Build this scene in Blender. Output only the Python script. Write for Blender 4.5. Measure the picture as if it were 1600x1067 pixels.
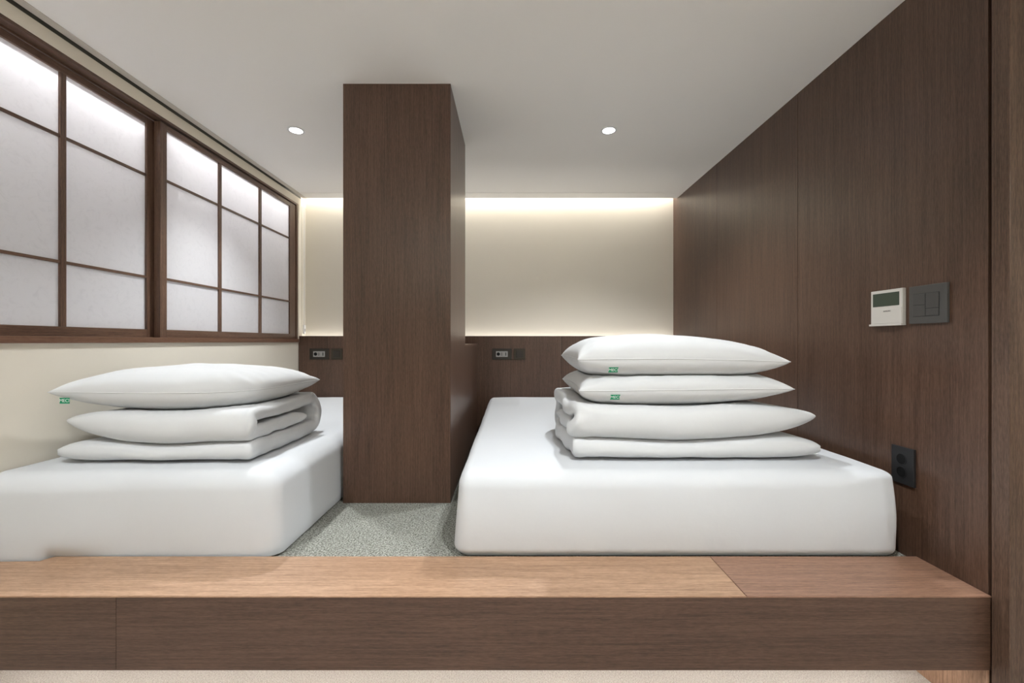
import bpy, bmesh, math
from mathutils import Vector, Matrix, noise
from mathutils.bvhtree import BVHTree

for o in list(bpy.data.objects):
    bpy.data.objects.remove(o, do_unlink=True)
S = bpy.context.scene
COL = S.collection

# ------------------------------------------------------------------ camera, world, exposure
ZC = 1.11                       # eye height above the lower floor
F_PX = 660.0                    # focal length in pixels of the 1600 px wide frame
cam_d = bpy.data.cameras.new('camera')
cam_d.sensor_fit = 'HORIZONTAL'
cam_d.sensor_width = 36.0
cam_d.lens = 36.0 * F_PX / 1600.0
cam_d.clip_start = 0.02
cam = bpy.data.objects.new('camera', cam_d)
cam.location = (0, 0, ZC)
cam.rotation_euler = (math.radians(90), 0, 0)
COL.objects.link(cam)
S.camera = cam

world = bpy.data.worlds.new('world')
world.use_nodes = True
world.node_tree.nodes['Background'].inputs[0].default_value = (0.9, 0.88, 0.85, 1)
world.node_tree.nodes['Background'].inputs[1].default_value = 0.02
S.world = world
S.view_settings.view_transform = 'Standard'
S.view_settings.look = 'None'
S.view_settings.gamma = 1.0
S.view_settings.use_curve_mapping = False
S.view_settings.exposure = 0.50

# light output (watts)
W_ROOM = 56.0          # downlights over the beds
W_HALL = 57.0          # downlights of the corridor in front of the platform
W_COVE = 9.0          # strip in the ceiling cove
W_LEDGE = 2.2          # strip behind the headboard
W_SHOJI = 4.5         # strip in the light box of the paper window
W_STEP = 2.6           # strip under the step
W_FILL = 46.0          # added fill strip behind the camera, unseen
WHITE = (1.0, 0.97, 0.93)
COOL = (0.945, 0.975, 1.0)

# key measures (metres; x right, y away from the camera, z up)
Z_CEIL = ZC + 1.190
Z_STEP = ZC - 0.727
Z_CARPET = Z_STEP - 0.019
XR = 1.37              # right wall
XL = -1.755            # left wall
Y_STEP0, Y_STEP1 = 1.206, 1.430
Y_BACK = 3.59
Y_HEAD = 3.47
Z_LEDGE = ZC + 0.042

# ------------------------------------------------------------------ material helpers
def new_mat(name):
    m = bpy.data.materials.new(name)
    m.use_nodes = True
    nt = m.node_tree
    return m, nt, nt.nodes['Principled BSDF']

def plain(name, col, rough=0.5, spec=0.5, bump=0.0, bscale=300.0, var=0.0, metallic=0.0, vscale=4.0):
    m, nt, b = new_mat(name)
    b.inputs['Base Color'].default_value = (*col, 1)
    b.inputs['Roughness'].default_value = rough
    b.inputs['Specular IOR Level'].default_value = spec
    b.inputs['Metallic'].default_value = metallic
    tc = nt.nodes.new('ShaderNodeTexCoord')
    if var:
        n = nt.nodes.new('ShaderNodeTexNoise'); n.inputs['Scale'].default_value = vscale
        n.inputs['Detail'].default_value = 4
        r = nt.nodes.new('ShaderNodeValToRGB')
        r.color_ramp.elements[0].color = (*[c * (1 - var) for c in col], 1)
        r.color_ramp.elements[1].color = (*[min(1, c * (1 + var)) for c in col], 1)
        r.color_ramp.elements[0].position = 0.3; r.color_ramp.elements[1].position = 0.7
        nt.links.new(tc.outputs['Object'], n.inputs['Vector'])
        nt.links.new(n.outputs['Fac'], r.inputs['Fac'])
        nt.links.new(r.outputs['Color'], b.inputs['Base Color'])
    if bump:
        n2 = nt.nodes.new('ShaderNodeTexNoise'); n2.inputs['Scale'].default_value = bscale
        n2.inputs['Detail'].default_value = 3
        bp = nt.nodes.new('ShaderNodeBump'); bp.inputs['Strength'].default_value = bump
        bp.inputs['Distance'].default_value = 0.002
        nt.links.new(tc.outputs['Object'], n2.inputs['Vector'])
        nt.links.new(n2.outputs['Fac'], bp.inputs['Height'])
        nt.links.new(bp.outputs['Normal'], b.inputs['Normal'])
    return m

def wood(name, axis, dark, light, rough=0.35, spec=0.52, shift=0.0, fine=1.0, contrast=1.45):
    """straight-grained oak veneer; axis = direction of the grain"""
    m, nt, b = new_mat(name)
    L = nt.links
    tc = nt.nodes.new('ShaderNodeTexCoord')
    def stretched(across, along, detail, rgh, off):
        mp = nt.nodes.new('ShaderNodeMapping')
        sc = [across, across, across]; sc['xyz'.index(axis)] = along
        mp.inputs['Scale'].default_value = sc
        mp.inputs['Location'].default_value = (off, off * 1.7, off * 0.6)
        n = nt.nodes.new('ShaderNodeTexNoise')
        n.inputs['Scale'].default_value = 1.0
        n.inputs['Detail'].default_value = detail
        n.inputs['Roughness'].default_value = rgh
        L.new(tc.outputs['Object'], mp.inputs['Vector'])
        L.new(mp.outputs['Vector'], n.inputs['Vector'])
        return n
    g1 = stretched(190 * fine, 4.0, 4, 0.7, 3.1 + shift)      # fine pores
    g2 = stretched(16 * fine, 0.7, 3, 0.5, 7.7 + shift)        # broad bands
    g3 = stretched(520 * fine, 45, 2, 0.65, 1.3 + shift)        # short flecks
    def ma(op, a, bb, va=None, vb=None):
        x = nt.nodes.new('ShaderNodeMath'); x.operation = op
        if a is not None: L.new(a, x.inputs[0])
        else: x.inputs[0].default_value = va
        if bb is not None: L.new(bb, x.inputs[1])
        else: x.inputs[1].default_value = vb
        return x.outputs[0]
    s = ma('ADD', ma('MULTIPLY', g1.outputs['Fac'], None, vb=0.52), ma('MULTIPLY', g2.outputs['Fac'], None, vb=0.16))
    s = ma('ADD', s, ma('MULTIPLY', g3.outputs['Fac'], None, vb=0.42))
    r = nt.nodes.new('ShaderNodeValToRGB')
    hw = 0.16 / contrast
    r.color_ramp.elements[0].position = 0.55 - hw; r.color_ramp.elements[0].color = (*dark, 1)
    r.color_ramp.elements[1].position = 0.55 + hw; r.color_ramp.elements[1].color = (*light, 1)
    L.new(s, r.inputs['Fac'])
    L.new(r.outputs['Color'], b.inputs['Base Color'])
    b.inputs['Roughness'].default_value = rough
    b.inputs['Specular IOR Level'].default_value = spec
    bp = nt.nodes.new('ShaderNodeBump'); bp.inputs['Strength'].default_value = 0.25
    bp.inputs['Distance'].default_value = 0.001
    L.new(s, bp.inputs['Height'])
    L.new(bp.outputs['Normal'], b.inputs['Normal'])
    return m

def carpet(name, c0, c1, c2, scale=170):
    m, nt, b = new_mat(name)
    L = nt.links
    tc = nt.nodes.new('ShaderNodeTexCoord')
    n = nt.nodes.new('ShaderNodeTexNoise'); n.inputs['Scale'].default_value = scale
    n.inputs['Detail'].default_value = 3; n.inputs['Roughness'].default_value = 0.7
    v = nt.nodes.new('ShaderNodeTexVoronoi'); v.inputs['Scale'].default_value = scale * 1.25
    r = nt.nodes.new('ShaderNodeValToRGB')
    e = r.color_ramp.elements
    e[0].position = 0.36; e[0].color = (*c0, 1)
    e[1].position = 0.64; e[1].color = (*c2, 1)
    x = e.new(0.48); x.color = (*c1, 1)
    L.new(tc.outputs['Object'], n.inputs['Vector']); L.new(tc.outputs['Object'], v.inputs['Vector'])
    L.new(n.outputs['Fac'], r.inputs['Fac']); L.new(r.outputs['Color'], b.inputs['Base Color'])
    b.inputs['Roughness'].default_value = 0.95; b.inputs['Specular IOR Level'].default_value = 0.1
    bp = nt.nodes.new('ShaderNodeBump'); bp.inputs['Strength'].default_value = 0.8; bp.inputs['Distance'].default_value = 0.003
    L.new(v.outputs['Distance'], bp.inputs['Height']); L.new(bp.outputs['Normal'], b.inputs['Normal'])
    return m

def emitter(name, col, strength):
    m = bpy.data.materials.new(name); m.use_nodes = True
    nt = m.node_tree; nt.nodes.clear()
    e = nt.nodes.new('ShaderNodeEmission'); o = nt.nodes.new('ShaderNodeOutputMaterial')
    e.inputs[0].default_value = (*col, 1); e.inputs[1].default_value = strength
    nt.links.new(e.outputs[0], o.inputs[0])
    return m

def paper_mat():
    m = bpy.data.materials.new('shoji_paper'); m.use_nodes = True
    nt = m.node_tree; nt.nodes.clear(); L = nt.links
    o = nt.nodes.new('ShaderNodeOutputMaterial')
    d = nt.nodes.new('ShaderNodeBsdfDiffuse'); t = nt.nodes.new('ShaderNodeBsdfTranslucent')
    mx = nt.nodes.new('ShaderNodeMixShader'); mx.inputs[0].default_value = 0.5
    tc = nt.nodes.new('ShaderNodeTexCoord')
    n = nt.nodes.new('ShaderNodeTexNoise'); n.inputs['Scale'].default_value = 22; n.inputs['Detail'].default_value = 6
    n.inputs['Roughness'].default_value = 0.75; n.inputs['Distortion'].default_value = 1.5
    r = nt.nodes.new('ShaderNodeValToRGB')
    r.color_ramp.elements[0].position = 0.25; r.color_ramp.elements[0].color = (0.80, 0.795, 0.81, 1)
    r.color_ramp.elements[1].position = 0.5; r.color_ramp.elements[1].color = (0.87, 0.865, 0.88, 1)
    L.new(tc.outputs['Object'], n.inputs['Vector']); L.new(n.outputs['Fac'], r.inputs['Fac'])
    L.new(r.outputs['Color'], d.inputs['Color']); L.new(r.outputs['Color'], t.inputs['Color'])
    L.new(d.outputs[0], mx.inputs[1]); L.new(t.outputs[0], mx.inputs[2]); L.new(mx.outputs[0], o.inputs[0])
    return m

def fabric(name, col):
    m, nt, b = new_mat(name)
    L = nt.links
    b.inputs['Base Color'].default_value = (*col, 1)
    b.inputs['Roughness'].default_value = 0.85
    b.inputs['Specular IOR Level'].default_value = 0.2
    b.inputs['Sheen Weight'].default_value = 0.15
    tc = nt.nodes.new('ShaderNodeTexCoord')
    n = nt.nodes.new('ShaderNodeTexNoise'); n.inputs['Scale'].default_value = 14; n.inputs['Detail'].default_value = 5
    n2 = nt.nodes.new('ShaderNodeTexNoise'); n2.inputs['Scale'].default_value = 900; n2.inputs['Detail'].default_value = 1
    a = nt.nodes.new('ShaderNodeMath'); a.operation = 'MULTIPLY_ADD'; a.inputs[1].default_value = 0.05
    bp = nt.nodes.new('ShaderNodeBump'); bp.inputs['Strength'].default_value = 0.22; bp.inputs['Distance'].default_value = 0.006
    L.new(tc.outputs['Object'], n.inputs['Vector']); L.new(tc.outputs['Object'], n2.inputs['Vector'])
    L.new(n2.outputs['Fac'], a.inputs[0]); L.new(n.outputs['Fac'], a.inputs[2])
    L.new(a.outputs[0], bp.inputs['Height']); L.new(bp.outputs['Normal'], b.inputs['Normal'])
    return m

WD, WL = (0.050, 0.0250, 0.0152), (0.120, 0.0665, 0.0432)
M = {}
M['wood_v'] = wood('dark_oak_upright', 'z', WD, WL)
M['wood_v2'] = wood('dark_oak_upright_b', 'z', WD, WL, shift=5.3)
M['wood_v3'] = wood('dark_oak_upright_c', 'z', WD, WL, shift=11.9)
M['wood_h'] = wood('dark_oak_lengthwise', 'x', WD, WL, shift=2.0)
M['wood_h2'] = wood('dark_oak_lengthwise_b', 'x', WD, WL, shift=9.0)
M['top_a'] = wood('oak_tread', 'x', (0.26, 0.150, 0.088), (0.50, 0.32, 0.205), rough=0.42, shift=1.0)
M['top_b'] = wood('oak_tread_reddish', 'x', (0.18, 0.098, 0.062), (0.36, 0.205, 0.138), rough=0.42, shift=6.0)
M['frame_y'] = wood('walnut_rail', 'y', (0.060, 0.030, 0.019), (0.17, 0.098, 0.065), shift=4.0, fine=1.6)
M['frame_z'] = wood('walnut_stile', 'z', (0.060, 0.030, 0.019), (0.17, 0.098, 0.065), shift=8.0, fine=1.6)
M['sill'] = wood('walnut_sill', 'y', (0.10, 0.045, 0.026), (0.20, 0.11, 0.07), shift=3.0, fine=1.6)
M['ceiling'] = plain('ceiling_paint', (0.92, 0.905, 0.87), 0.8, 0.2, bump=0.02)
M['trimgrey'] = plain('rail_paint', (0.62, 0.58, 0.53), 0.6, 0.3)
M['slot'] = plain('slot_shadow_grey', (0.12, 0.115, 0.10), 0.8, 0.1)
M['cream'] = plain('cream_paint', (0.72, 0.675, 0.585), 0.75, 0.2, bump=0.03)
M['cream_lit'] = plain('cream_paint_lit', (0.82, 0.77, 0.665), 0.75, 0.2, bump=0.03)  # same cream as the left wall, lightened to stand in for wall light
M['creamtrim'] = plain('cream_casing', (0.80, 0.75, 0.65), 0.5, 0.3)
M['white_box'] = plain('lightbox_white', (0.76, 0.76, 0.77), 0.8, 0.1)
M['paper'] = paper_mat()
M['linen'] = fabric('white_cotton', (0.625, 0.638, 0.647))
M['sheet'] = fabric('white_sheet', (0.620, 0.642, 0.665))
M['carpet'] = carpet('grey_green_carpet', (0.085, 0.085, 0.068), (0.225, 0.23, 0.20), (0.45, 0.455, 0.41))
M['carpet2'] = carpet('beige_carpet', (0.42, 0.38, 0.34), (0.55, 0.51, 0.47), (0.66, 0.62, 0.58), scale=240)
M['black'] = plain('black_plastic', (0.018, 0.018, 0.019), 0.45, 0.4)
M['blackdeep'] = plain('black_socket_well', (0.006, 0.006, 0.006), 0.6, 0.2)
M['greyplate'] = plain('dark_grey_plate', (0.075, 0.073, 0.070), 0.45, 0.4)
M['greykey'] = plain('dark_grey_key', (0.066, 0.064, 0.062), 0.4, 0.4)
M['brownplate'] = plain('dark_bronze_plate', (0.030, 0.024, 0.018), 0.4, 0.4)
M['brownplate2'] = plain('bronze_plate', (0.040, 0.030, 0.018), 0.4, 0.4)
M['insert'] = plain('grey_insert', (0.34, 0.33, 0.31), 0.5, 0.3)
M['whiteplastic'] = plain('white_plastic', (0.66, 0.64, 0.60), 0.4, 0.4)
M['lcd'] = plain('lcd_glass', (0.055, 0.075, 0.055), 0.2, 0.5)
M['ink'] = plain('grey_ink', (0.10, 0.10, 0.10), 0.6, 0.2)
M['green'] = plain('green_ribbon', (0.005, 0.26, 0.12), 0.6, 0.2)
M['tagwhite'] = plain('white_thread', (0.75, 0.85, 0.80), 0.7, 0.2)
M['lampwhite'] = plain('lamp_ring_white', (0.82, 0.82, 0.82), 0.4, 0.4)

# ------------------------------------------------------------------ mesh helpers
def link(o, parent=None):
    COL.objects.link(o)
    if parent is not None:
        o.parent = parent
    return o

def obj_bm(name, bm, mat, parent=None, smooth=False):
    bmesh.ops.recalc_face_normals(bm, faces=bm.faces)
    me = bpy.data.meshes.new(name)
    bm.to_mesh(me); bm.free()
    if smooth:
        for p in me.polygons: p.use_smooth = True
    me.materials.append(mat)
    return link(bpy.data.objects.new(name, me), parent)

def obj_py(name, verts, faces, mat, parent=None, smooth=True):
    me = bpy.data.meshes.new(name)
    me.from_pydata(verts, [], faces); me.update()
    bm = bmesh.new(); bm.from_mesh(me)
    bmesh.ops.remove_doubles(bm, verts=bm.verts, dist=1e-5)
    bmesh.ops.recalc_face_normals(bm, faces=bm.faces)
    bm.to_mesh(me); bm.free()
    if smooth:
        for p in me.polygons: p.use_smooth = True
    me.materials.append(mat)
    return link(bpy.data.objects.new(name, me), parent)

def add_box(bm, x0, x1, y0, y1, z0, z1, bevel=0.0, seg=2):
    r = bmesh.ops.create_cube(bm, size=1.0)
    vs = r['verts']
    for v in vs:
        v.co = Vector(((x0 + x1) / 2 + v.co.x * (x1 - x0), (y0 + y1) / 2 + v.co.y * (y1 - y0), (z0 + z1) / 2 + v.co.z * (z1 - z0)))
    if bevel:
        es = {e for v in vs for e in v.link_edges}
        bmesh.ops.bevel(bm, geom=list(es), offset=bevel, segments=seg, affect='EDGES', profile=0.5)

def box(name, x0, x1, y0, y1, z0, z1, mat, parent=None, bevel=0.0, seg=2):
    bm = bmesh.new()
    add_box(bm, x0, x1, y0, y1, z0, z1, bevel, seg)
    return obj_bm(name, bm, mat, parent)

def boxes(name, lst, mat, parent=None, bevel=0.0):
    bm = bmesh.new()
    for b in lst: add_box(bm, *b, bevel=bevel)
    return obj_bm(name, bm, mat, parent)

def empty(name, loc):
    o = bpy.data.objects.new(name, None)
    o.empty_display_size = 0.05
    link(o)
    # parts are written in room coordinates; the offset is undone on each child
    o.location = loc
    return o

def adopt(child, parent):
    child.parent = parent
    child.matrix_parent_inverse = Matrix.Translation(-Vector(parent.location))
    return child

def adopt_all(root):
    for c in list(root.children):
        c.matrix_parent_inverse = Matrix.Translation(-Vector(root.location))

def tag(o, label, cat, group=None):
    o['label'] = label; o['category'] = cat
    if group: o['group'] = group
    return o

def structure(o, label, cat):
    tag(o, label, cat); o['kind'] = 'structure'
    return o

def lettering(name, text, size, mat, parent, matrix, depth=0.0003):
    cu = bpy.data.curves.new('lettering_curve', 'FONT')
    cu.body = text; cu.size = size; cu.align_x = 'CENTER'; cu.align_y = 'CENTER'; cu.extrude = depth
    t = bpy.data.objects.new('lettering_tmp', cu); COL.objects.link(t)
    dg = bpy.context.evaluated_depsgraph_get()
    me = bpy.data.meshes.new_from_object(t.evaluated_get(dg))
    bpy.data.objects.remove(t, do_unlink=True)
    me.transform(matrix)
    me.materials.clear(); me.materials.append(mat)
    o = bpy.data.objects.new(name, me)
    return link(o, parent)

def disc_bm(bm, c, r, h, n=40, axis='z', cap=True):
    """short cylinder centred on c along axis"""
    mt = Matrix.Translation(c)
    if axis == 'x': mt = mt @ Matrix.Rotation(math.pi / 2, 4, 'Y')
    if axis == 'y': mt = mt @ Matrix.Rotation(math.pi / 2, 4, 'X')
    bmesh.ops.create_cone(bm, cap_ends=cap, segments=n, radius1=r, radius2=r, depth=h, matrix=mt)

def ring_bm(bm, c, r0, r1, h, n=40, axis='z'):
    vs = []
    for k in range(n):
        a = 2 * math.pi * k / n
        q = []
        for r, z in ((r0, -h / 2), (r1, -h / 2), (r1, h / 2), (r0, h / 2)):
            p = Vector((r * math.cos(a), r * math.sin(a), z))
            if axis == 'x': p = Vector((p.z, p.x, p.y))
            if axis == 'y': p = Vector((p.x, p.z, p.y))
            q.append(bm.verts.new(p + Vector(c)))
        vs.append(q)
    for k in range(n):
        a, b = vs[k], vs[(k + 1) % n]
        for i in range(4):
            j = (i + 1) % 4
            bm.faces.new((a[i], b[i], b[j], a[j]))

# ------------------------------------------------------------------ the setting
HALL_Y0, HALL_X1 = -1.7, 3.0
structure(box('floor', XL, XR, Y_STEP1, Y_BACK, Z_CARPET - 0.2, Z_CARPET, M['carpet']),
          'grey-green speckled carpet of the raised sleeping platform', 'floor')
structure(box('floor_lower', XL, HALL_X1, HALL_Y0, 1.56, -0.05, 0.0, M['carpet2']),
          'pale beige carpet on the lower floor under the step', 'floor')
structure(box('baseboard_step', XL, XR, 1.50, 1.52, 0.0, Z_STEP - 0.212, M['wood_h']),
          'recessed kickboard in the dark under the wooden step', 'baseboard')

# ceiling board (stops short of the back wall and of the left wall)
structure(box('ceiling', -1.702, HALL_X1, HALL_Y0, 3.375, Z_CEIL, Z_CEIL + 0.02, M['ceiling']),
          'smooth off-white ceiling with two small round downlights', 'ceiling')
structure(box('trim_1', -1.702, XR, 3.377, 3.503, Z_CEIL - 0.002, Z_CEIL + 0.02, M['ceiling'], bevel=0.001),
          'off-white ceiling edge strip in front of the glowing cove', 'trim')
structure(boxes('ceiling_cove', [(-1.90, XR + 0.05, 3.30, 3.70, Z_CEIL + 0.16, Z_CEIL + 0.18),
                                 (-1.90, XR + 0.05, 3.28, 3.30, Z_CEIL + 0.02, Z_CEIL + 0.18)], M['ceiling']),
          'hidden white cove box above the ceiling edge by back wall', 'ceiling')
structure(box('trim_2', -1.737, -1.7025, HALL_Y0, 3.503, Z_CEIL - 0.003, Z_CEIL + 0.011, M['trimgrey'], bevel=0.0015),
          'long grey-beige blind rail where ceiling meets the window wall', 'trim')
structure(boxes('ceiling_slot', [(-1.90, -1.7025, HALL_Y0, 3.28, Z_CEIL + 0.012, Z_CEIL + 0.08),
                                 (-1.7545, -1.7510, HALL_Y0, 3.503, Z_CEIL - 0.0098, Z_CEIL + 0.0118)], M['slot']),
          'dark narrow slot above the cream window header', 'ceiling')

structure(boxes('wall_back', [(-1.95, XR + 0.1, Y_BACK, Y_BACK + 0.1, 0.0, Z_CEIL + 0.2)], M['cream_lit']),
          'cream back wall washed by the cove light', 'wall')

# left wall with the window opening
WY0, WY1 = 0.80, 3.457
WZ0, WZ1 = ZC - 0.006, ZC + 1.125
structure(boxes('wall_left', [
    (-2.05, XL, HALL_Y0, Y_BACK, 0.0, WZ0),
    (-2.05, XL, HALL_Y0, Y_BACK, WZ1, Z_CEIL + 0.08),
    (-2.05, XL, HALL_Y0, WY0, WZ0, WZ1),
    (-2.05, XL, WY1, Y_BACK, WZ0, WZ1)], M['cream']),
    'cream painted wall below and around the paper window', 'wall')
structure(box('trim_3', XL, -1.750, HALL_Y0, Y_BACK, WZ1, Z_CEIL - 0.010, M['creamtrim'], bevel=0.0015),
          'cream header board running above the paper window', 'trim')
structure(boxes('trim_4', [(XL, -1.749, WY1 + 0.002, WY1 + 0.055, WZ0, WZ1),
                           (XL, -1.747, WY1 + 0.057, WY1 + 0.090, Z_LEDGE, WZ1)], M['creamtrim'], bevel=0.001),
          'narrow cream casing between window end and back wall', 'trim')

# right wall: veneered panels on a core
wr = empty('wall_right', (XR, 2.4, Z_CARPET))
structure(wr, 'dark brown oak-panelled wall beside the right bed', 'wall')
core = box('wall_core', XR + 0.018, XR + 0.10, 1.25, Y_BACK, 0.0, Z_CEIL + 0.02, M['blackdeep'], wr)
yy = [1.2145, 2.025, 2.826, 3.59]
for i in range(3):
    box('panel', XR, XR + 0.018, yy[i] + 0.001, yy[i + 1] - 0.001, 0.0, Z_CEIL + (0.16 if i == 2 else 0.0),
        M[('wood_v', 'wood_v2', 'wood_v3')[i]], wr, bevel=0.0006, seg=1)
adopt_all(wr)
structure(boxes('wall_front', [(1.3675, HALL_X1, 1.16, 1.205, 0.0, Z_CEIL)], wood('oak_end_panel', 'z', (0.048, 0.0265, 0.0170), (0.135, 0.081, 0.055), shift=15, fine=0.8), None, bevel=0.0015),
          'dark oak wall end facing the corridor at right edge', 'wall')
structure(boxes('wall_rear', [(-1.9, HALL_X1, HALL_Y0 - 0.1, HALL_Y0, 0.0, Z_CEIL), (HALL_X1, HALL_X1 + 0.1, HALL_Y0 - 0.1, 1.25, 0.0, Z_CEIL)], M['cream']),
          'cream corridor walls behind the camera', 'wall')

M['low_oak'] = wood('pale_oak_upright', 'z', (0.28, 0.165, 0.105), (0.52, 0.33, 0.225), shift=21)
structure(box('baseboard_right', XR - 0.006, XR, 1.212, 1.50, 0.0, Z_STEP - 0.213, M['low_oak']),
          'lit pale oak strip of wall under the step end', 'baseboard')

# ------------------------------------------------------------------ paper window (two sliding sashes in a light box)
win = empty('window_1', (XL, (WY0 + WY1) / 2, WZ0))
structure(win, 'long two-sash paper lattice window glowing along its top edge', 'window')
box('sill', -1.86, -1.744, WY0 - 0.03, WY1 + 0.003, WZ0, ZC + 0.020, M['sill'], win, bevel=0.001)
box('head', -1.86, -1.7515, WY0, WY1, ZC + 1.112, WZ1, M['frame_y'], win, bevel=0.001)
box('jamb', -1.86, -1.7515, WY1 - 0.022, WY1, ZC + 0.020, ZC + 1.112, M['frame_z'], win, bevel=0.001)
box('jamb', -1.86, -1.7515, WY0, WY0 + 0.04, ZC + 0.020, ZC + 1.112, M['frame_z'], win, bevel=0.001)
box('track', -1.7935, -1.7900, WY0 + 0.04, WY1 - 0.022, ZC + 1.104, ZC + 1.112, M['frame_y'], win)

def sash(xf, ys, parent):
    """xf = front face; ys = [outer, glass, ... , glass, outer] edges along the wall"""
    s = empty('sash', (xf, ys[0], ZC + 0.02)); s.parent = parent
    xb = xf - 0.032; xp = xf - 0.011
    zb0, zb1, zt0, zt1 = ZC + 0.0205, ZC + 0.060, ZC + 1.075, ZC + 1.1035
    b = 0.0012
    box('stile', xb, xf, ys[0], ys[1], zb0, zt1, M['frame_z'], s, bevel=b)
    box('stile', xb, xf, ys[-2], ys[-1], zb0, zt1, M['frame_z'], s, bevel=b)
    box('rail', xb, xf - 0.0006, ys[1], ys[-2], zb0, zb1, M['frame_y'], s, bevel=b)
    box('rail', xb, xf - 0.0006, ys[1], ys[-2], zt0, zt1, M['frame_y'], s, bevel=b)
    pan = []
    k = 1
    while k < len(ys) - 2:
        pan.append((ys[k], ys[k + 1])); k += 2
    for (a, c), (d, e) in zip(pan[:-1], pan[1:]):
        box('muntin', xp - 0.004, xf - 0.001, c, d, zb1, zt0, M['frame_z'], s, bevel=0.0008)
    zs = [zb1, ZC + 0.312, ZC + 0.324, ZC + 0.814, ZC + 0.826, zt0]
    for (a, c) in pan:
        for z0, z1 in ((zs[1], zs[2]), (zs[3], zs[4])):
            box('muntin', xp - 0.004, xf - 0.003, a, c, z0, z1, M['frame_y'], s, bevel=0.0008)
        for z0, z1 in ((zs[0], zs[1]), (zs[2], zs[3]), (zs[4], zs[5])):
            bm = bmesh.new()
            vs = [bm.verts.new((xp, yv, zv)) for yv, zv in ((a - 0.002, z0 - 0.002), (c + 0.002, z0 - 0.002), (c + 0.002, z1 + 0.002), (a - 0.002, z1 + 0.002))]
            bm.faces.new(vs)
            p = obj_bm('paper_pane', bm, M['paper'], s)
    adopt_all(s)
    s.matrix_parent_inverse = Matrix.Translation(-Vector(parent.location))
    return s
adopt_all(win)
sash(-1.7585, [2.112, 2.153, 2.539, 2.561, 2.946, 2.970, 3.346, 3.43], win)
sash(-1.7960, [0.845, 0.900, 1.280, 1.302, 1.682, 1.704, 2.079, 2.150], win)
# light box behind the paper
XB = -2.03
lb = boxes('light_box', [(XB - 0.01, XB, WY0 + 0.005, WY1 - 0.005, WZ0, WZ1),
                         (XB, -1.862, WY0 + 0.005, WY1 - 0.005, WZ0 + 0.001, WZ0 + 0.01),
                         (XB, -1.862, WY0 + 0.005, WY1 - 0.005, WZ1 - 0.008, WZ1 - 0.001),
                         (XB, -1.862, WY1 - 0.012, WY1 - 0.002, WZ0, WZ1),
                         (XB, -1.862, WY0 + 0.002, WY0 + 0.012, WZ0, WZ1)], M['white_box'], win)
adopt(lb, win)
def led(name, x0, x1, y0, y1, z, watts, col, parent=None, down=True):
    area = (x1 - x0) * (y1 - y0)
    m = emitter(name + '_glow', col, watts / (math.pi * area))
    bm = bmesh.new()
    vs = [bm.verts.new(p) for p in ((x0, y0, z), (x1, y0, z), (x1, y1, z), (x0, y1, z))]
    f = bm.faces.new(vs)
    me = bpy.data.meshes.new(name)
    bm.normal_update()
    if (f.normal.z > 0) == down: f.normal_flip()
    bm.to_mesh(me); bm.free(); me.materials.append(m)
    return link(bpy.data.objects.new(name, me), parent)
s = led('light_strip', -1.880, -1.864, WY0 + 0.03, WY1 - 0.03, WZ1 - 0.012, W_SHOJI, (1.0, 0.985, 1.0), win)
adopt(s, win)

# hidden strips of the room
t = led('light_strip', -1.72, XR - 0.004, 3.512, 3.545, Z_CEIL + 0.155, W_COVE, WHITE, None)
tag(t, 'light strip in the ceiling cove washing the back wall', 'light strip')

# ------------------------------------------------------------------ pillar, low partition, headboard, step
PX0, PX1, PY0, PY1 = -0.780, -0.2836, 1.950, 2.56
def panelled(name, x0, x1, y0, y1, z0, z1, mats, loc):
    r = empty(name, loc)
    tpan = 0.012
    box('core', x0 + tpan, x1 - tpan, y0 + tpan, y1 - tpan, z0, z1 - 0.001, M['wood_v'], r)
    box('front_panel', x0, x1, y0, y0 + tpan, z0, z1, mats[0], r, bevel=0.0008)
    box('side_panel', x1 - tpan, x1, y0 + tpan + 0.0003, y1, z0, z1, mats[1], r, bevel=0.0008)
    box('side_panel', x0, x0 + tpan, y0 + tpan + 0.0003, y1, z0, z1, mats[1], r, bevel=0.0008)
    box('back_panel', x0 + tpan, x1 - tpan, y1 - tpan, y1, z0, z1, mats[0], r, bevel=0.0008)
    adopt_all(r)
    return r
p = panelled('wood_pillar', PX0, PX1, PY0, PY1, Z_CARPET, Z_CEIL, (M['wood_v2'], M['wood_v3']), ((PX0 + PX1) / 2, (PY0 + PY1) / 2, Z_CARPET))
tag(p, 'square dark oak pillar from carpet to ceiling between the two beds', 'pillar')
lp = empty('low_partition', ((PX0 + PX1) / 2, 3.0, Z_CARPET))
box('partition_body', PX0 + 0.002, PX1 - 0.002, PY1 + 0.001, Y_HEAD - 0.001, Z_CARPET, ZC - 0.030, M['wood_v'], lp)
box('cap_board', PX0, PX1, PY1 + 0.001, Y_HEAD - 0.001, ZC - 0.030, ZC - 0.018, M['frame_y'], lp, bevel=0.001)
adopt_all(lp)
tag(lp, 'low dark wood partition running from the pillar to the headboard', 'partition')

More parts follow.
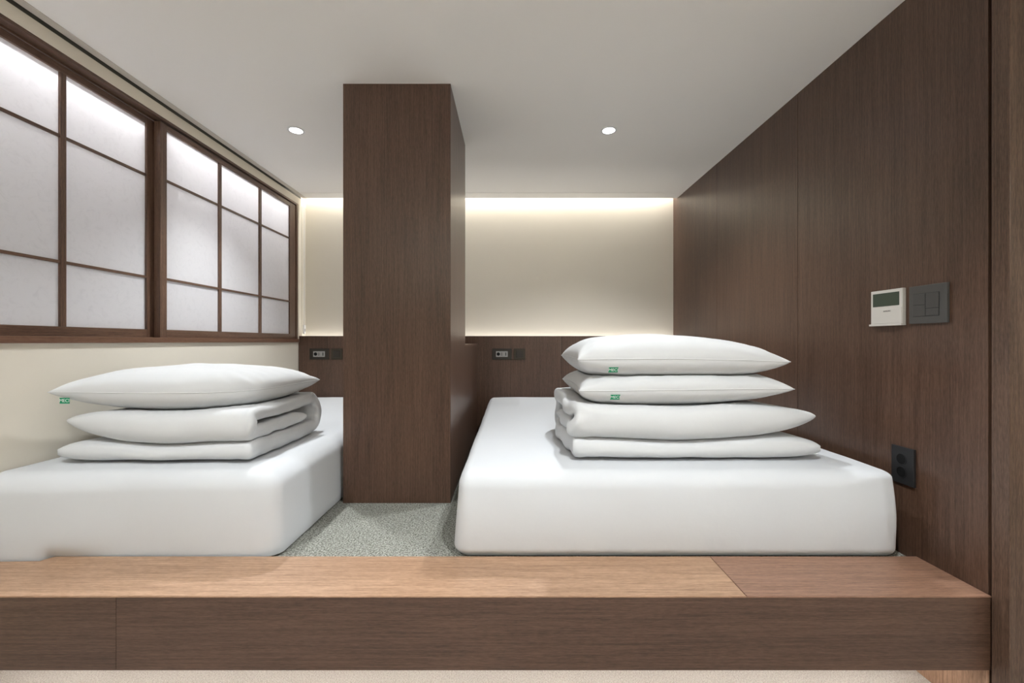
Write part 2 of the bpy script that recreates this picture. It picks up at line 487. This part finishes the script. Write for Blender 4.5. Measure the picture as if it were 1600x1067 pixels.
hb = empty('headboard', (0, Y_HEAD, Z_CARPET))
xs = [XL + 0.001, -0.56, 0.40, XR - 0.001]
for i in range(3):
    box('panel', xs[i] + 0.0006, xs[i + 1] - 0.0006, Y_HEAD, Y_HEAD + 0.018, Z_CARPET, Z_LEDGE - 0.001, M[('wood_v', 'wood_v2', 'wood_v3')[i]], hb, bevel=0.0006, seg=1)
box('ledge', XL + 0.001, XR - 0.001, Y_HEAD - 0.001, Y_HEAD + 0.045, Z_LEDGE - 0.001, Z_LEDGE + 0.003, M['wood_h'], hb, bevel=0.0008)
adopt_all(hb)
tag(hb, 'long dark oak headboard panel with ledge below the cream back wall', 'headboard')
t = led('light_strip', XL + 0.01, XR - 0.01, Y_HEAD + 0.070, Y_HEAD + 0.085, Z_LEDGE - 0.06, W_LEDGE, WHITE, None, down=False)
tag(t, 'light strip in the slot behind the headboard', 'light strip')

st = empty('wooden_step', (0, Y_STEP0, Z_STEP - 0.212))
NX = -1.547
def tread(x0, x1, mat, notch=False):
    bm = bmesh.new()
    if notch:
        pts = [(x0, Y_STEP0 - 0.001), (x1, Y_STEP0 - 0.001), (x1, Y_STEP1), (NX, Y_STEP1), (NX - 0.018, 1.398), (x0, 1.394)]
    else:
        pts = [(x0, Y_STEP0 - 0.001), (x1, Y_STEP0 - 0.001), (x1, Y_STEP1), (x0, Y_STEP1)]
    lo = [bm.verts.new((a, b, Z_STEP - 0.0032)) for a, b in pts]
    hi = [bm.verts.new((a, b, Z_STEP)) for a, b in pts]
    bm.faces.new(lo[::-1]); bm.faces.new(hi)
    n = len(pts)
    for i in range(n):
        j = (i + 1) % n
        bm.faces.new((lo[i], lo[j], hi[j], hi[i]))
    es = [e for e in bm.edges if all(abs(v.co.z - Z_STEP) < 1e-6 for v in e.verts)]
    bmesh.ops.bevel(bm, geom=es, offset=0.0010, segments=2, affect='EDGES')
    return obj_bm('tread_board', bm, mat, st)
tread(XL + 0.001, 0.669, M['top_a'], True)
tread(0.6705, XR - 0.001, M['top_b'])
box('front_board', XL + 0.001, -1.131, Y_STEP0, Y_STEP0 + 0.02, Z_STEP - 0.212, Z_STEP - 0.0036, M['wood_h'], st, bevel=0.0008)
box('front_board', -1.130, XR - 0.003, Y_STEP0, Y_STEP0 + 0.02, Z_STEP - 0.212, Z_STEP - 0.0036, M['wood_h2'], st, bevel=0.0008)
box('underside', XL + 0.001, XR - 0.003, Y_STEP0 + 0.02, Y_STEP1 + 0.07, Z_STEP - 0.212, Z_STEP - 0.20, M['wood_h'], st)
box('core', XL + 0.001, XR - 0.003, Y_STEP0 + 0.0205, 1.39, Z_STEP - 0.199, Z_STEP - 0.0034, M['wood_h'], st)
s = led('light_strip', XL + 0.05, XR - 0.02, 1.36, 1.375, Z_STEP - 0.2135, W_STEP, (1.0, 0.93, 0.86), st)
adopt_all(st)
tag(st, 'wide oak step with pale tread and dark front across the foreground', 'step')

# ------------------------------------------------------------------ downlights
def downlight(x, y, watts, label, cone=120.0, col=COOL):
    """recessed fitting: ring, bright lens and the lamp itself with its beam angle"""
    r = 0.034
    e = empty('ceiling_downlight', (x, y, Z_CEIL))
    bm = bmesh.new(); ring_bm(bm, (x, y, Z_CEIL - 0.0015), r, r + 0.012, 0.003)
    obj_bm('trim_ring', bm, M['lampwhite'], e)
    bm = bmesh.new(); disc_bm(bm, (x, y, Z_CEIL - 0.0015), r, 0.002)
    obj_bm('lens', bm, emitter('downlight_glow', col, 12.0), e)
    ld = bpy.data.lights.new('downlight_lamp', 'SPOT')
    ld.energy = watts; ld.color = col; ld.shadow_soft_size = r
    ld.spot_size = math.radians(cone); ld.spot_blend = 0.8
    lo = bpy.data.objects.new('downlight_lamp', ld); link(lo, e); lo.location = (x, y, Z_CEIL - r - 0.006)
    adopt_all(e)
    tag(e, label, 'downlight', 'round ceiling downlights')
    return e
downlight(-1.217, 2.38, W_ROOM * 1.05, 'small round ceiling downlight left of the pillar', 106)
downlight(0.545, 2.38, W_ROOM, 'small round ceiling downlight right of the pillar', 126)
downlight(-1.217, 0.55, W_HALL, 'corridor ceiling downlight in front of the single bed', 118)
downlight(0.40, 0.55, W_HALL * 1.4, 'corridor ceiling downlight in front of the double bed', 118)
downlight(2.2, -1.0, W_HALL * 0.8, 'corridor ceiling downlight farthest behind the camera', 165)
# unseen ledge behind the camera, added to brighten the ceiling
ww = empty('fill_uplight', (0.7, HALL_Y0, 2.05))
box('valance', -1.5, 2.9, HALL_Y0 + 0.001, HALL_Y0 + 0.10, 2.06, 2.075, M['creamtrim'], ww, bevel=0.001)
box('lip', -1.5, 2.9, HALL_Y0 + 0.088, HALL_Y0 + 0.10, 2.0752, 2.12, M['creamtrim'], ww, bevel=0.001)
led('light_strip', -1.48, 2.88, HALL_Y0 + 0.03, HALL_Y0 + 0.07, 2.079, W_FILL, COOL, ww, down=False)
adopt_all(ww)
tag(ww, 'added unseen fill light ledge on the corridor wall behind the camera', 'wall washer')

# ------------------------------------------------------------------ soft goods
def nz(p, sc, seed=0.0):
    return noise.noise(Vector((p[0] * sc + seed, p[1] * sc + seed * 1.3, p[2] * sc - seed)))

def mattress(name, x0, x1, y0, y1, z0, z1, R, wr=0.003, seed=0.0, bulge=0.012, free_left=True, fwd=0.0):
    """soft box; R = dict of radii at the six sides"""
    def axis_list(a, b, ra, rb, n):
        l = [a + ra * (i / 8.0) for i in range(8)]
        l += [a + ra + (b - rb - a - ra) * i / n for i in range(n + 1)]
        l += [b - rb + rb * (i / 8.0) for i in range(1, 9)]
        return l
    ax = [axis_list(x0, x1, R['x0'], R['x1'], 40), axis_list(y0, y1, R['y0'], R['y1'], 50), axis_list(z0, z1, R['z0'], R['z1'], 8)]
    lo = (x0 + R['x0'], y0 + R['y0'], z0 + R['z0']); hi = (x1 - R['x1'], y1 - R['y1'], z1 - R['z1'])
    rl = (R['x0'], R['y0'], R['z0']); rh = (R['x1'], R['y1'], R['z1'])
    def mp(p):
        c = []; d = []; rr = []
        rz = R['z1']
        if 'zx1' in R:                      # tighter shoulder towards the x1 side
            f = min(1.0, max(0.0, (p[0] - (x1 - 0.22)) / 0.20)); f = f * f * (3 - 2 * f)
            rz = R['z1'] + (R['zx1'] - R['z1']) * f
        for k in range(3):
            hk = hi[k] if k != 2 else z1 - rz
            ck = min(max(p[k], lo[k]), hk); dk = p[k] - ck
            r = rl[k] if dk < 0 else (rh[k] if k != 2 else rz)
            c.append(ck); d.append(dk / r); rr.append(r)
        L = math.sqrt(sum(v * v for v in d))
        m = max(abs(v) for v in d)
        q = [c[k] + d[k] * rr[k] / L * (1.0 if L > 0 else 0) for k in range(3)] if L > 1e-9 else list(p)
        # soft bulging of the sides and a hint of slack in the sheet
        t = (q[2] - z0) / (z1 - z0)
        s = math.sin(math.pi * min(max(t, 0), 1))
        n = [d[k] / L if L > 1e-9 else 0 for k in range(3)]
        w = nz(q, 5.0, seed) * wr + nz(q, 13.0, seed + 4) * wr * 0.35
        low = bulge * (1 - t) * (1 if t > 0.1 else 0.6 + 4 * t)
        if n[0] > 0 or free_left: q[0] += n[0] * (low + w)
        q[1] += n[1] * (0.5 * bulge * s + w)
        if n[2] > 0: q[2] += n[2] * w
        if fwd:                             # the corner by the wall reaches into the cut-out of the step
            f = min(1.0, max(0.0, (-1.30 - q[0]) / 0.28)); f = f * f * (3 - 2 * f)
            if q[0] > -1.567: f *= min(1.0, max(0.0, (q[2] - Z_STEP) / 0.03))
            q[1] -= fwd * f * max(0.0, 1 - (q[1] - y0) / 0.6)
        return q
    verts = []; faces = []
    def face(fix, val, a, b):
        base = len(verts)
        for i in ax[a]:
            for j in ax[b]:
                p = [0, 0, 0]; p[fix] = val; p[a] = i; p[b] = j
                verts.append(mp(p))
        nb = len(ax[b])
        for i in range(len(ax[a]) - 1):
            for j in range(nb - 1):
                q = base + i * nb + j
                faces.append((q, q + 1, q + nb + 1, q + nb))
    face(2, z0, 0, 1); face(2, z1, 0, 1)
    face(0, x0, 1, 2); face(0, x1, 1, 2)
    face(1, y0, 0, 2); face(1, y1, 0, 2)
    return obj_py(name, verts, faces, M['sheet'])

Z_MAT = ZC - 0.447
m = mattress('bed_mattress', -0.183, 1.306, 1.438, 3.44, Z_CARPET, Z_MAT,
             dict(x0=0.040, x1=0.016, y0=0.050, y1=0.06, z0=0.042, z1=0.055, zx1=0.016), seed=2.0, bulge=0.022)
tag(m, 'large white sheeted double mattress beside the oak-panelled wall', 'mattress')
m = mattress('bed_mattress', XL + 0.003, -0.806, 1.437, 3.44, Z_CARPET, Z_MAT,
             dict(x0=0.004, x1=0.085, y0=0.055, y1=0.06, z0=0.010, z1=0.065), seed=9.0, bulge=0.006, free_left=False, fwd=0.034)
tag(m, 'white sheeted single mattress under the paper window', 'mattress')

def pillow(name, cx, cy, cz, W, D, H, rot=0.0, seed=0.0, tilt=0.0, bend=0.0, flat=0.55, blunt=0, tuck=0.0, nu=64, nv=48):
    """stuffed rectangular case with pointed corners; cz = height of its seam"""
    verts = []; faces = []
    ca, sa = math.cos(rot), math.sin(rot)
    def dist(n):
        return [math.sin(math.pi / 2 * (-1 + 2 * i / n)) for i in range(n + 1)]
    us, vs_ = dist(nu), dist(nv)
    for side in (1, -1):
        base = len(verts)
        for u in us:
            for v in vs_:
                x = W / 2 * u * (1 - 0.055 * (1 - v * v))
                y = D / 2 * v * (1 - 0.07 * (1 - u * u))
                if u > 0 and v < 0 and tuck:            # front right corner tucked in
                    m = (u * v) ** 2
                    x -= tuck * W * m; y += tuck * W * 1.2 * m
                a = max(0.0, 1 - abs(u) ** (5.0 if blunt * u > 0 else 2.3)); b = max(0.0, 1 - abs(v) ** 2.3)
                h = (a * b) ** 0.40
                # plumper middle, flatter lower side resting on what is below
                amp = H * (flat if side > 0 else 1 - flat)
                z = side * amp * h
                edge = max(abs(u), abs(v))
                e = max(0.0, (edge - 0.45) / 0.55)
                corner = (abs(u) * abs(v)) ** 2
                ang = math.atan2(v, u)
                wrk = (nz((x * 3.0, y * 3.0, side * 0.5), 3.0, seed) * 0.006 * (1 - e * e)
                       + math.sin(ang * 26 + seed * 3 + 4 * nz((x, y, 0), 6, seed)) * 0.0042 * e * (1 - edge ** 6) * (0.3 + corner * 3.2))
                z += (wrk if side > 0 else 0.4 * wrk) if edge < 0.999 else 0
                z += bend * (u * u) + 0.010 * nz((x, y, 0), 2.2, seed + 7) * abs(u) 
                z += tilt * u
                X = cx + ca * x - sa * y; Y = cy + sa * x + ca * y
                verts.append((X, Y, cz + z))
        n2 = len(vs_)
        for i in range(len(us) - 1):
            for j in range(n2 - 1):
                q = base + i * n2 + j
                faces.append((q, q + n2, q + n2 + 1, q + 1) if side > 0 else (q, q + 1, q + n2 + 1, q + n2))
    o = obj_py(name, verts, faces, M['linen'])
    # sewn edge running round the case
    n2 = len(vs_); n1 = len(us)
    loop = [verts[i * n2] for i in range(n1)] + [verts[(n1 - 1) * n2 + j] for j in range(1, n2)]
    loop += [verts[i * n2 + n2 - 1] for i in range(n1 - 2, -1, -1)] + [verts[j] for j in range(n2 - 2, 0, -1)]
    sv = []; sf = []; K = 6; rr = 0.0020
    N = len(loop)
    for i in range(N):
        p0 = Vector(loop[i]); d = Vector(loop[(i + 1) % N]) - Vector(loop[i - 1]); d.normalize()
        sd = d.cross(Vector((0, 0, 1))); sd.normalize(); up = sd.cross(d)
        for k in range(K):
            a = 2 * math.pi * k / K
            sv.append(p0 + sd * (rr * math.cos(a)) + up * (rr * math.sin(a)))
    for i in range(N):
        for k in range(K):
            a, b = i * K, ((i + 1) % N) * K
            sf.append((a + k, a + (k + 1) % K, b + (k + 1) % K, b + k))
    obj_py('seam', sv, sf, M['linen'], o)
    return o

def ribbon_tag(parent, x, z, y_free, w=0.036, h=0.021, snap=True):
    """small green woven label sewn to the front of a pillow"""
    mu = parent.data
    tree = BVHTree.FromPolygons([v.co for v in mu.vertices], [tuple(p.vertices) for p in mu.polygons])
    hit, nrm, _, _ = tree.ray_cast(Vector((x, 1.0, z)), Vector((0, 1, 0)))
    if hit is None or not snap:
        hit, nrm = Vector((x, y_free, z)), Vector((0, -1, 0))
    ny = -nrm if nrm.y < 0 else nrm
    tilt = max(-0.45, min(0.45, math.atan2(ny.z, ny.y) * 0.8))
    yaw = -math.atan2(ny.x, ny.y) * 0.8
    mt = Matrix.Translation(hit + Vector((0, -0.006, 0))) @ Matrix.Rotation(yaw, 4, 'Z') @ Matrix.Rotation(tilt, 4, 'X')
    bm = bmesh.new(); add_box(bm, -w / 2, w / 2, -0.0006, 0.0006, -h / 2, h / 2)
    bm.transform(mt)
    t = obj_bm('tag', bm, M['green'], parent)
    t['label'] = 'green woven tag with white letters'
    lettering('lettering', 'MECI', h * 0.80, M['tagwhite'], t, mt @ Matrix.Translation((0, -0.0009, 0)) @ Matrix.Rotation(math.pi / 2, 4, 'X'))
    return t

def duvet(name, x_in, x_out, y0, D, z0, hs=1.0, seed=0.0, mess=1.0):
    """quilt folded into a spiral of three thick layers; x_in = side where the layers show"""
    path = []
    def add(y, z, t): path.append((y, z * hs, t * hs))
    # bottom layer, front edge to back
    n = 26
    for i in range(n):
        f = i / n; add(0.012 + f * (D - 0.10), 0.0385 + 0.001 * math.sin(f * 5), 0.075 - 0.014 * f)
    # outer loop at the back
    cy, cz, r = D - 0.088, 0.1035, 0.0650
    for i in range(18):
        a = -math.pi / 2 + math.pi * i / 17
        add(cy + r * 0.80 * math.cos(a), cz + r * math.sin(a), 0.060)
    # top layer coming forward
    for i in range(1, n):
        f = i / n; add(cy - f * (cy - 0.052), 0.1685 - 0.004 * math.sin(f * math.pi), 0.052)
    # front fold
    cz2, r2 = 0.1365, 0.030
    for i in range(1, 14):
        a = math.pi / 2 + math.pi * i / 14
        add(0.052 + r2 * 0.62 * math.cos(a), cz2 + r2 * math.sin(a), 0.054)
    # middle layer going back inside
    for i in range(n):
        f = i / n; add(0.052 + f * (D - 0.235), 0.1045 - 0.002 * math.sin(f * 3), 0.054)
    P = len(path)
    tan = []
    for i in range(P):
        a, b = path[max(0, i - 1)], path[min(P - 1, i + 1)]
        d = Vector((b[0] - a[0], b[1] - a[1])); d.normalize(); tan.append(d)
    NXs = 72
    sgn = 1 if x_out > x_in else -1
    Wd = abs(x_out - x_in)
    verts = []; faces = []
    ring = 2 * P
    ss = []
    for k in range(NXs + 1):
        ss.append(0.5 - 0.5 * math.cos(math.pi * k / NXs))
    for s in ss:
        din = s * Wd; dout = (1 - s) * Wd
        tin = min(1.0, din / 0.020); tin = math.sqrt(max(0.0, 1 - (1 - tin) ** 2))
        tin = 0.16 + 0.84 * tin
        tu = min(1.0, dout / (0.40 * Wd))
        tup = 0.05 + 0.95 * (1 - (1 - tu) ** 2) ** 0.72        # pointed end of the upper fold
        tl = min(1.0, dout / (0.17 * Wd))
        tlo = 0.30 + 0.70 * math.sqrt(max(0.0, 1 - (1 - tl) ** 2))   # blunt end of the lower layer
        tout = 1.0
        for side in (1, -1):
            rng = range(P) if side == 1 else range(P - 1, -1, -1)
            for i in rng:
                y, z, t = path[i]
                nrm = Vector((-tan[i].y, tan[i].x))
                # free ends of the quilt are thin and rounded
                endt = 1.0
                if i < 4: endt = (0.55, 0.80, 0.93, 0.98)[i]
                if i > P - 6: endt = (0.97, 0.9, 0.8, 0.6, 0.35)[i - (P - 5)]
                tout = tlo if i < 30 else (tup if i >= 44 else tlo + (tup - tlo) * (i - 30) / 14.0)
                tt = t * 0.5 * tin * tout * endt
                if i < 26:                       # the lower layer gives way under the fold
                    dn = 0.24 * max(0.0, 1 - y / 0.30) * math.exp(-((s - 0.45) / 0.24) ** 2)
                    tt *= 1 - dn; z = z * (1 - dn)
                # the pair of upper layers narrows towards its own middle at the far side
                zz = z
                if i >= 44:
                    mid = 0.1365 * hs
                    zz = mid + (z - mid) * (0.12 + 0.88 * tout)
                yy = y
                f = s * Wd
                wob = nz((i * 0.05, f * 2.5, 0.3), 1.0, seed)
                zz += 0.0055 * nz((f * 3.0, i * 0.03, 1.0), 1.0, seed + 2) * (1 if i >= 26 else 0.25)
                # belly of the upper front fold, deepest mid-width
                if i >= 44:
                    front = max(0.0, 1 - abs(y - 0.03) / 0.30)
                    zz -= 0.015 * hs * front * math.exp(-((s - 0.45) / 0.24) ** 2)
                    zz += 0.010 * front * (1 - tout)
                x = x_in + sgn * (f + 0.022 * mess * nz((i * 0.09, 0.0, 2.0), 1.0, seed + 5) * max(0.0, 1 - din / 0.25))
                # far side pulled in towards the back for the layers behind the front edge
                x -= sgn * max(0.0, (1 - dout / (0.5 * Wd))) * 0.05 * max(0.0, min(1.0, (y - 0.05) / 0.4))
                yy += 0.010 * wob + 0.035 * (1 - tout) * (1 if y < 0.2 else 0) * (1 - y / 0.2)
                yv = y0 + yy + side * nrm.x * tt
                zv = z0 + zz + side * nrm.y * tt
                wr = 0.0030 * nz((x * 9, yv * 9, zv * 9), 1.0, seed + 11) + 0.0065 * mess * nz((i * 0.30, f * 22, side), 1.0, seed + 3) * max(0.0, 1 - din / 0.13)
                verts.append((x, yv + nrm.x * side * wr, max(z0 + 0.0005, zv + nrm.y * side * wr)))
    for k in range(len(ss) - 1):
        for i in range(ring):
            j = (i + 1) % ring
            a, b = k * ring, (k + 1) * ring
            faces.append((a + i, a + j, b + j, b + i))
    for k in (0, len(ss) - 1):           # close the two ends across the thickness
        b = k * ring
        for i in range(P - 1):
            faces.append((b + i, b + i + 1, b + ring - 2 - i, b + ring - 1 - i))
    return obj_py(name, verts, faces, M['linen'])

def press(lower, upper, gap=0.005):
    """the thing below yields where the thing above rests on it"""
    mu = upper.data
    tree = BVHTree.FromPolygons([v.co for v in mu.vertices], [tuple(p.vertices) for p in mu.polygons])
    for v in lower.data.vertices:
        hit = tree.ray_cast(Vector((v.co.x, v.co.y, v.co.z - 1.0)), Vector((0, 0, 1)))
        if hit[0] is not None and v.co.z > hit[0].z - gap:
            v.co.z = hit[0].z - gap
    lower.data.update()

# left bed: folded quilt and one pillow
Z0 = Z_MAT + 0.002
q = duvet('folded_duvet', -0.955, -1.675, 1.528, 0.61, Z0, 1.0, seed=1.0)
tag(q, 'white folded duvet on the single mattress under the paper window', 'duvet')
p = pillow('pillow', -1.325, 1.815, ZC - 0.192, 0.755, 0.53, 0.186, seed=3.0, flat=0.515, bend=0.003, tuck=0.11)
press(q, p)
tag(p, 'plump white pillow on folded duvet by the paper window', 'pillow')
ribbon_tag(p, -1.632, ZC - 0.216, 1.547, snap=False)

# right bed: folded quilt and two pillows
q = duvet('folded_duvet', 0.215, 1.165, 1.560, 0.62, Z0, 1.10, seed=6.0, mess=1.8)
tag(q, 'white folded duvet under two pillows on the double mattress', 'duvet')
p = pillow('pillow', 0.650, 1.83, ZC - 0.182, 0.80, 0.52, 0.160, seed=5.0, flat=0.5, tilt=0.002, bend=0.002, blunt=-1)
press(q, p); p_low = p
tag(p, 'lower of the two white pillows stacked on the right duvet', 'pillow')
ribbon_tag(p, 0.386, ZC - 0.208, 1.58)
p = pillow('pillow', 0.640, 1.83, ZC - 0.066, 0.79, 0.52, 0.185, seed=8.0, flat=0.52, tilt=-0.004, bend=-0.006, blunt=-1)
press(p_low, p)
tag(p, 'top white pillow of the right stack beside the oak wall', 'pillow')
ribbon_tag(p, 0.382, ZC - 0.107, 1.58)

# ------------------------------------------------------------------ small fittings
# wired thermostat on the right wall (faces -x)
def wbox(name, y0, y1, z0, z1, p0, p1, mat, parent, bevel=0.0):
    return box(name, XR - p1, XR - p0, y0, y1, ZC + z0, ZC + z1, mat, parent, bevel)
th = empty('wall_thermostat', (XR, 1.53, ZC + 0.06))
wbox('housing', 1.468, 1.597, 0.060, 0.187, 0.0, 0.013, M['whiteplastic'], th, 0.0015)
wbox('display', 1.480, 1.588, 0.128, 0.176, 0.0128, 0.0134, M['lcd'], th)
cv = wbox('flip_cover', 1.470, 1.592, 0.066, 0.121, 0.0128, 0.0146, M['whiteplastic'], th, 0.0006)
wbox('lip', 1.468, 1.600, 0.057, 0.064, 0.0, 0.018, M['whiteplastic'], th, 0.001)
# the wall faces -x: text runs towards the camera (-y) with z up
mt = Matrix.Translation((XR - 0.0149, 1.527, ZC + 0.1095)) @ Matrix(((0, 0, -1, 0), (-1, 0, 0, 0), (0, 1, 0, 0), (0, 0, 0, 1)))
lettering('lettering', 'SAMSUNG', 0.0066, M['ink'], cv, mt)
adopt_all(th)
tag(th, 'white wired thermostat with green-grey display on the oak wall', 'thermostat')

sw = empty('light_switch', (XR, 1.385, ZC + 0.06))
wbox('plate', 1.322, 1.449, 0.060, 0.186, 0.0, 0.008, M['greyplate'], sw, 0.001)
wbox('well', 1.346, 1.434, 0.083, 0.160, 0.0078, 0.0084, M['black'], sw)
for y0, y1, rows in ((1.347, 1.389, ((0.0845, 0.1075), (0.1095, 0.1585))), (1.391, 1.433, ((0.0845, 0.1205), (0.1225, 0.1585)))):
    for z0, z1 in rows:
        wbox('rocker', y0, y1, z0, z1, 0.008, 0.0098, M['greykey'], sw, 0.0005)
adopt_all(sw)
tag(sw, 'square dark grey light switch beside the white thermostat', 'switch')

so = empty('wall_socket', (XR, 1.475, ZC - 0.49))
wbox('plate', 1.432, 1.517, -0.497, -0.368, 0.0, 0.008, M['black'], so, 0.0012)
for zc in (-0.411, -0.456):
    bm = bmesh.new(); ring_bm(bm, (XR - 0.0085, 1.478, ZC + zc), 0.0175, 0.0200, 0.0014, axis='x')
    rg = obj_bm('socket_ring', bm, M['black'], so)
    bm = bmesh.new(); disc_bm(bm, (XR - 0.0081, 1.478, ZC + zc), 0.0175, 0.0006, axis='x')
    for dy in (-0.0085, 0.0085):
        disc_bm(bm, (XR - 0.0086, 1.478 + dy, ZC + zc), 0.0024, 0.0006, n=12, axis='x')
    obj_bm('socket_well', bm, M['blackdeep'], so)
adopt_all(so)
tag(so, 'black double power socket low on the oak wall behind mattress corner', 'socket')

# plates on the headboard
def hbox(name, x0, x1, z0, z1, p0, p1, mat, parent, bevel=0.0):
    return box(name, x0, x1, Y_HEAD - p1, Y_HEAD - p0, ZC + z0, ZC + z1, mat, parent, bevel)
def bed_controls(u0, where):
    k = Y_HEAD / F_PX
    x0 = (u0 - 800) * k
    e = empty('outlet_plate', (x0 + 0.08, Y_HEAD, ZC - 0.145))
    hbox('plate', x0, x0 + 0.160, -0.148, -0.058, 0.0, 0.007, M['brownplate'], e, 0.001)
    ins = hbox('insert', x0 + 0.032, x0 + 0.128, -0.126, -0.080, 0.0069, 0.0085, M['insert'], e, 0.0008)
    # dark socket mouth and ports in the pale insert
    bm = bmesh.new(); disc_bm(bm, (x0 + 0.051, Y_HEAD - 0.0087, ZC - 0.103), 0.014, 0.0006, n=24, axis='y')
    pt = obj_bm('socket_well', bm, M['blackdeep'], ins)
    for dx, w_, zz, hh in ((0.078, 0.014, -0.097, 0.005), (0.078, 0.014, -0.110, 0.005), (0.112, 0.007, -0.103, 0.026)):
        pt = hbox('port', x0 + dx - w_ / 2, x0 + dx + w_ / 2, zz - hh / 2, zz + hh / 2, 0.0084, 0.0090, M['black'], ins)
    adopt_all(e)
    tag(e, 'dark plate with pale outlet insert on headboard ' + where, 'outlet')
    x1 = x0 + 0.178
    s = empty('push_switch', (x1 + 0.046, Y_HEAD, ZC - 0.145))
    hbox('plate', x1, x1 + 0.092, -0.148, -0.058, 0.0, 0.007, M['brownplate2'], s, 0.001)
    hbox('button', x1 + 0.018, x1 + 0.074, -0.131, -0.075, 0.0069, 0.0095, M['brownplate'], s, 0.001)
    adopt_all(s)
    tag(s, 'small square bronze switch on headboard ' + where, 'switch')
bed_controls(484, 'left of the pillar')
bed_controls(769, 'above the double mattress')

# blind chain with its tensioner beside the window
ch = empty('blind_chain', (-1.742, 3.535, Z_LEDGE))
bm = bmesh.new()
disc_bm(bm, (-1.742, 3.535, (Z_LEDGE + 0.05 + Z_CEIL) / 2), 0.0016, Z_CEIL - Z_LEDGE - 0.06, n=8)
disc_bm(bm, (-1.742, 3.548, (Z_LEDGE + 0.05 + Z_CEIL) / 2), 0.0016, Z_CEIL - Z_LEDGE - 0.06, n=8)
obj_bm('cord', bm, M['lampwhite'], ch)
box('tensioner', -1.747, -1.735, 3.528, 3.555, Z_LEDGE + 0.022, Z_LEDGE + 0.095, M['lampwhite'], ch, 0.002)
box('tensioner_hole', -1.7352, -1.7345, 3.537, 3.546, Z_LEDGE + 0.04, Z_LEDGE + 0.065, M['ink'], ch)
adopt_all(ch)
tag(ch, 'thin white blind chain with tensioner beside the window end', 'blind chain')
